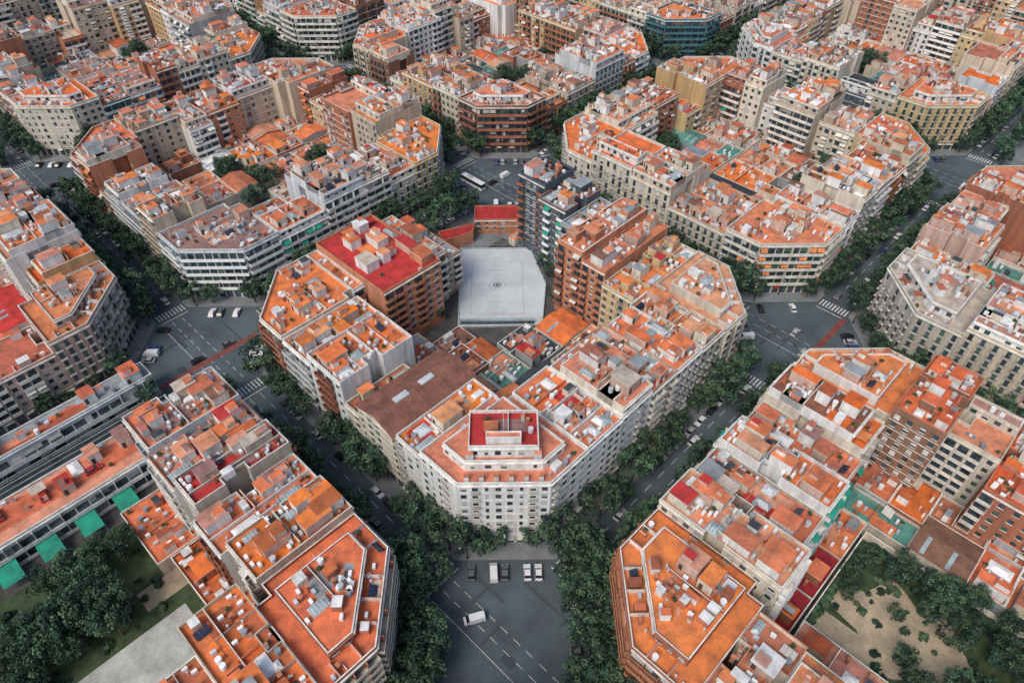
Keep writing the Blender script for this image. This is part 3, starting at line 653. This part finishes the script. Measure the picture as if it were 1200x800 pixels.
for i in range(-1,4):
    for j in range(-1,4):
        for _ in range(7):
            x=133*i+RP.uniform(-14,14); y=133*j+RP.uniform(-14,14); w_,d_=RP.choice([(1.2,9),(7,1),(2.5,3.5),(.7,14),(12,.6)])
            if abs(x+w_-133*i)+abs(y+d_-133*j)>24: continue
            mb.hq(fr0,x,x+w_,y,y+d_,zz,'asphalt_patch'); zz+=.00001
single('road_repairs',mb,False)
mb=MB()
for i in range(-1,4):
    for j in range(-1,4):
        u,v=133*i,133*j
        for (dx,dy,axis) in ((0,24,0),(0,-24,0),(24,0,1),(-24,0,1)):
            for t in range(9):
                s=-4.6+t*1.1
                if axis==0: mb.hq(fr0,u+dx+s,u+dx+s+.5,v+dy-1.7,v+dy+1.7,.005,'paint')
                else: mb.hq(fr0,u+dx-1.7,u+dx+1.7,v+dy+s,v+dy+s+.5,.005,'paint')
            if axis==0: mb.hq(fr0,u-4.8,u+4.8,v+dy-3.4,v+dy-3.1,.0052,'paint')
            else: mb.hq(fr0,u+dx-3.4,u+dx-3.1,v-4.8,v+4.8,.0052,'paint')
        for t in range(30,104,6):
            for s in (-1.7,1.7):
                mb.hq(fr0,u+s-.08,u+s+.08,v+t,v+t+3,.005,'paint'); mb.hq(fr0,u+t,u+t+3,v+s-.08,v+s+.08,.005,'paint')
        for s in (-1.7,1.7):
            for t in range(-19,19,4): mb.hq(fr0,u+s-.07,u+s+.07,v+t,v+t+2.2,.0055,'paint')
        mb.hq(fr0,u-5.25,u-5.1,v-19,v+19,.0055,'paint')
single('road_markings',mb,False)
mb=MB(); mb.hq(fr0,-21,21,133-6.2,133-4.2,.0070,'bikelane'); mb.hq(fr0,133-21,133+21,-6.2,-4.2,.0070,'bikelane'); single('cycle_lane',mb,False)

# ------------------------------------------------------------------ trees
def tree_mesh(seed):
    R=random.Random(seed); mb=MB()
    def tube(p,q,r0,r1,m='bark',n=6):
        p=Vector(p);q=Vector(q); d=(q-p).normalized(); a=d.orthogonal().normalized(); c=d.cross(a)
        for i in range(n):
            t0=2*math.pi*i/n;t1=2*math.pi*(i+1)/n
            v=lambda o,r,t:tuple(o+(a*math.cos(t)+c*math.sin(t))*r)
            mb.face([v(p,r0,t0),v(p,r0,t1),v(q,r1,t1),v(q,r1,t0)],m)
    tube((0,0,0),(.2,.1,4.8),.32,.2)
    cl=[]
    for k in range(8):
        a=k*2.4+R.uniform(-.4,.4); rr=R.uniform(1.5,3.9); e=(rr*math.cos(a),rr*math.sin(a),R.uniform(6.5,11.5)); tube((.2,.1,4.6),e,.14,.05,n=4)
        cl.append((e,R.uniform(1.1,1.8)))
    for k in range(24):
        a=R.uniform(0,6.28); zz=R.uniform(5,12.2); rm=5.0*math.sqrt(max(.1,1-((zz-8.2)/4.6)**2)); r=rm*math.sqrt(R.uniform(.2,1))
        cl.append(((r*math.cos(a),r*math.sin(a),zz),R.uniform(.7,1.5)))
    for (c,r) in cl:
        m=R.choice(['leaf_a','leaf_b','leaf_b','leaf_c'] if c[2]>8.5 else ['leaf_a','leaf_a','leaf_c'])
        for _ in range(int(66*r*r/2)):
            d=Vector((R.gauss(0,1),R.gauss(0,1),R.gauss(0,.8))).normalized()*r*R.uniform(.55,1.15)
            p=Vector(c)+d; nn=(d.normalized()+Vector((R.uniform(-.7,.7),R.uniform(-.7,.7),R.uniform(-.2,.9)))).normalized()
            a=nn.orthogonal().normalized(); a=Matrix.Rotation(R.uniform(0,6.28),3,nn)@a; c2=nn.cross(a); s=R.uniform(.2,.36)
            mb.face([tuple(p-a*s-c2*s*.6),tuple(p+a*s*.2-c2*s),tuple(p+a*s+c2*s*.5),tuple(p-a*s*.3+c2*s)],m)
    return mb.mesh('tree_mesh')
TM=[tree_mesh(50+i) for i in range(8)]
RT=random.Random(5)
def tree(p,s,name='plane_tree'):
    o=bpy.data.objects.new(name,RT.choice(TM)); o.location=(p[0],p[1],p[2] if len(p)>2 else 0); o.rotation_euler=(0,0,RT.uniform(0,6.28))
    o.scale=(s*RT.uniform(.85,1.15),s*RT.uniform(.85,1.15),s*RT.uniform(.9,1.1)); COL.objects.link(o)
for i in range(-1,4):
    for j in range(-1,4):
        for t in range(13):
            for s in (-6.2,6.2):
                for ax in (0,1):
                    if RT.random()<.09: continue
                    q=27+t*6.7+RT.uniform(-1.4,1.4); ss=s+RT.uniform(-.9,.9); sc=RT.uniform(.72,1.15)
                    if i==-1 and j==1 and ax==0:
                        if s<0: continue
                        sc*=.65
                    u,v=(133*i+q,133*j+ss) if ax==0 else (133*i+ss,133*j+q)
                    if i+j>=5: continue
                    tree(W(u,v),sc)
        for (sx,sy) in ((1,1),(-1,1),(1,-1),(-1,-1)):
            if (i,j)==(0,0) and sx*sy<0: continue
            for k in (-1.4,-.6,.6,1.4):
                if RT.random()<(.8 if abs(k)>1 else .3):
                    c=15.6; t=k*7+RT.uniform(-1,1); tree(W(133*i+sx*(c)+t*.707*sx,133*j+sy*(c)-t*.707*sy),RT.uniform(.55,.85))
for sgn in (1,-1):
    for k in range(-3,5):
        for c in (15.0,11.6):
            if c<13 and RT.random()<.4: continue
            t=k*4.8+RT.uniform(-1,1); sx,sy=(-1,1) if sgn>0 else (1,-1)
            tree(W(sx*c+t*.707*sx,sy*c-t*.707*sy),RT.uniform(.78,1.0))
tree(W(15,19),.75); tree(W(22,12),.7)
for p,s in TREES: tree(p,s,'garden_tree')

# ------------------------------------------------------------------ vehicles, lamps
def car_mesh(paint,kind='car'):
    mb=MB(); 
    if kind=='car': prof=[(-2.1,.35),(2.1,.35),(2.15,.7),(1.2,.92),(-1.95,.95),(-2.12,.75)]; cab=[(-1.75,.93),(.95,.92),(.35,1.42),(-1.25,1.44)]; w=.88; wr=.32; wx=(-1.3,1.35)
    elif kind=='van': prof=[(-2.5,.4),(2.4,.4),(2.45,.95),(1.9,1.2),(-2.5,1.2)]; cab=[(-2.5,1.2),(1.9,1.18),(1.2,2.05),(-2.45,2.1)]; w=.98; wr=.35; wx=(-1.6,1.5)
    else: prof=[(-6,.4),(6,.4),(6.05,1.5),(-6.05,1.5)]; cab=[(-6.05,1.5),(6.05,1.5),(5.9,3.1),(-6,3.1)]; w=1.27; wr=.5; wx=(-3.6,3.6)
    def ext(pr,w0,w1,ms,mt):
        n=len(pr); zmin=min(z for x,z in pr); zmax=max(z for x,z in pr)
        wd=lambda z:w0+(w1-w0)*(z-zmin)/(zmax-zmin)
        for i in range(n):
            (x,z),(x2,z2)=pr[i],pr[(i+1)%n]
            mb.face([(x,-wd(z),z),(x,wd(z),z),(x2,wd(z2),z2),(x2,-wd(z2),z2)],mt[i])
        mb.face([(x,-wd(z),z) for x,z in pr],ms); mb.face([(x,wd(z),z) for x,z in reversed(pr)],ms)
    ext(prof,w,w*.97,paint,[paint]*len(prof))
    if kind=='van': ext(cab,w*.97,w*.86,paint,[paint,'carglass',paint,paint])
    else: ext(cab,w*.95,w*.78,'carglass',[paint,'carglass',paint,'carglass'])
    fr=((0,0),(1,0),(0,1))
    zc=cab[2][1]
    if kind=='bus':
        mb.box(fr,-5.8,5.7,-1.2,1.2,3.1,3.2,paint); mb.box(fr,-3,-.5,-.8,.8,3.2,3.45,'c_silver')
    elif kind=='car':
        for y in (-.7,.66): mb.box(fr,-1.2,.3,y,y+.04,zc,zc+.02,paint)
        for y in (-.95,.85): mb.box(fr,.55,.75,y,y+.12,.9,1.05,paint)
    for x in wx:
        for s in (-1,1):
            n=12; y0=s*(w-.18); y1=s*(w+.03)
            for i in range(n):
                a=2*math.pi*i/n;c=2*math.pi*(i+1)/n
                mb.face([(x+wr*math.cos(a),y0,wr+wr*math.sin(a)),(x+wr*math.cos(c),y0,wr+wr*math.sin(c)),(x+wr*math.cos(c),y1,wr+wr*math.sin(c)),(x+wr*math.cos(a),y1,wr+wr*math.sin(a))],'tyre')
            mb.face([(x+wr*math.cos(2*math.pi*i/n),y1,wr+wr*math.sin(2*math.pi*i/n)) for i in range(n)],'tyre')
            mb.face([(x+.17*math.cos(2*math.pi*i/8),y1+s*.01,wr+.17*math.sin(2*math.pi*i/8)) for i in range(8)],'c_silver')
    L=prof[1][0]
    for s in (-1,1):
        y=s*(w-.3); mb.box(fr,L-.02,L+.06,y-.15,y+.15,.6,.75,'lamp_w'); mb.box(fr,-L-.06,-L+.03,y-.12,y+.12,.65,.82,'lamp_red')
    return mb.mesh(kind+'_mesh')
CM=[car_mesh(c) for c in ('c_white','c_silver','c_black','c_grey','c_black','c_blue','c_white','c_grey','c_silver')]
CR=car_mesh('c_red'); VM=car_mesh('c_white','van'); BW=car_mesh('c_white','bus'); TX=car_mesh('c_yellow')
def put(me,u,v,ang,name,z=.008):
    o=bpy.data.objects.new(name,me); x,y=W(u,v); o.location=(x,y,z); o.rotation_euler=(0,0,phi+math.radians(ang)); COL.objects.link(o)
RC=random.Random(11)
for i in range(-1,4):
    for j in range(-1,4):
        u,v=133*i,133*j
        for ax in (0,1):
            for s in (-4.3,4.3):
                t=30
                while t<104:
                    if RC.random()<.6:
                        c=(u+t,v+s) if ax==0 else (u+s,v+t); put(RC.choice(CM),c[0],c[1],(0 if ax==0 else 90)+(180 if s>0 else 0),'parked_car')
                    t+=5.4
            last={}
            for _ in range(6):
                t=RC.uniform(22,110); s=RC.choice([-1.6,1.6]); c=(u+t,v+s) if ax==0 else (u+s,v+t)
                if any(abs(t-x)<6 for x in last.get(s,[])): continue
                last.setdefault(s,[]).append(t); put(RC.choice(CM),c[0],c[1],0 if ax==0 else 90,'car')
        for (sx,sy) in ((1,1),(-1,1),(1,-1),(-1,-1)):
            pr=.2 if (i,j)==(0,0) else (.85 if (i,j)==(0,1) and (sx,sy)==(1,1) else .6)
            if (i,j)==(0,0) and (sx,sy)==(1,1): pr=.5
            for k in range(-3,4):
                if RC.random()<pr:
                    t=k*2.7; put(RC.choice(CM+[VM]),u+sx*11.6+t*.707*sx,v+sy*11.6-t*.707*sy,math.degrees(math.atan2(sy,sx))+RC.uniform(-3,3),'parked_car')
        if (i,j)!=(0,0):
            put(RC.choice(CM+[VM,TX]),u+RC.uniform(-6,-2),v+RC.choice([-3.2,3.2]),0,'car')
            if RC.random()<.7: put(RC.choice(CM+[VM]),u+RC.uniform(3,7),v+RC.choice([-3.2,3.2]),0,'car')
put(VM,-1.5,8.5,150,'van')
put(BW,124,141,-90,'bus')
for (u,v,z) in ROOFCARS: put(CR,u,v,RC.choice([0,90,80]),'parked_car',z+.05)
lm=MB(); f0=((0,0),(1,0),(0,1))
lm.box(f0,-.09,.09,-.09,.09,0,7.5,'iron'); lm.box(f0,-.12,2.0,-.05,.05,7.5,7.62,'iron'); lm.box(f0,1.4,2.2,-.16,.16,7.38,7.5,'metal'); lm.box(f0,-.2,.2,-.2,.2,.0,.5,'iron')
LM=lm.mesh('street_lamp_mesh')
for i in range(-1,4):
    for j in range(-1,4):
        for k,(a,c,r) in enumerate(((8,21,180),(-8,-21,0),(21,-8,90),(-21,8,-90),(17,17,225),(-17,-17,45))):
            o=bpy.data.objects.new('street_lamp',LM); x,y=W(133*i+a,133*j+c); o.location=(x,y,.14); o.rotation_euler=(0,0,phi+math.radians(r)); COL.objects.link(o)

# ------------------------------------------------------------------ light, sky, camera
w=bpy.data.worlds.new("World"); scene.world=w; w.use_nodes=True; nt=w.node_tree
sky=nt.nodes.new('ShaderNodeTexSky'); sky.sky_type='NISHITA'; sky.sun_disc=False
el=math.radians(50); az=math.radians(215)
sky.sun_elevation=el; sky.sun_rotation=az; sky.dust_density=2.7
nt.links.new(sky.outputs[0],nt.nodes['Background'].inputs[0]); nt.nodes['Background'].inputs[1].default_value=.15
sl=bpy.data.lights.new('sun','SUN'); sl.energy=1.9; sl.angle=math.radians(28); sl.color=(1,.95,.88)
so=bpy.data.objects.new('sun',sl); COL.objects.link(so)
d=Vector((math.sin(az)*math.cos(el),math.cos(az)*math.cos(el),math.sin(el)))
so.rotation_euler=d.to_track_quat('Z','Y').to_euler(); so.location=d*300
cam=bpy.data.cameras.new("camera"); co=bpy.data.objects.new("camera",cam); COL.objects.link(co)
co.location=CAMP; co.rotation_euler=(math.radians(90-44.6),0,0); cam.lens=850/1200*36; cam.clip_end=8000; cam.clip_start=1
scene.camera=co
scene.view_settings.view_transform='Standard'; scene.view_settings.look='None'; scene.view_settings.exposure=0
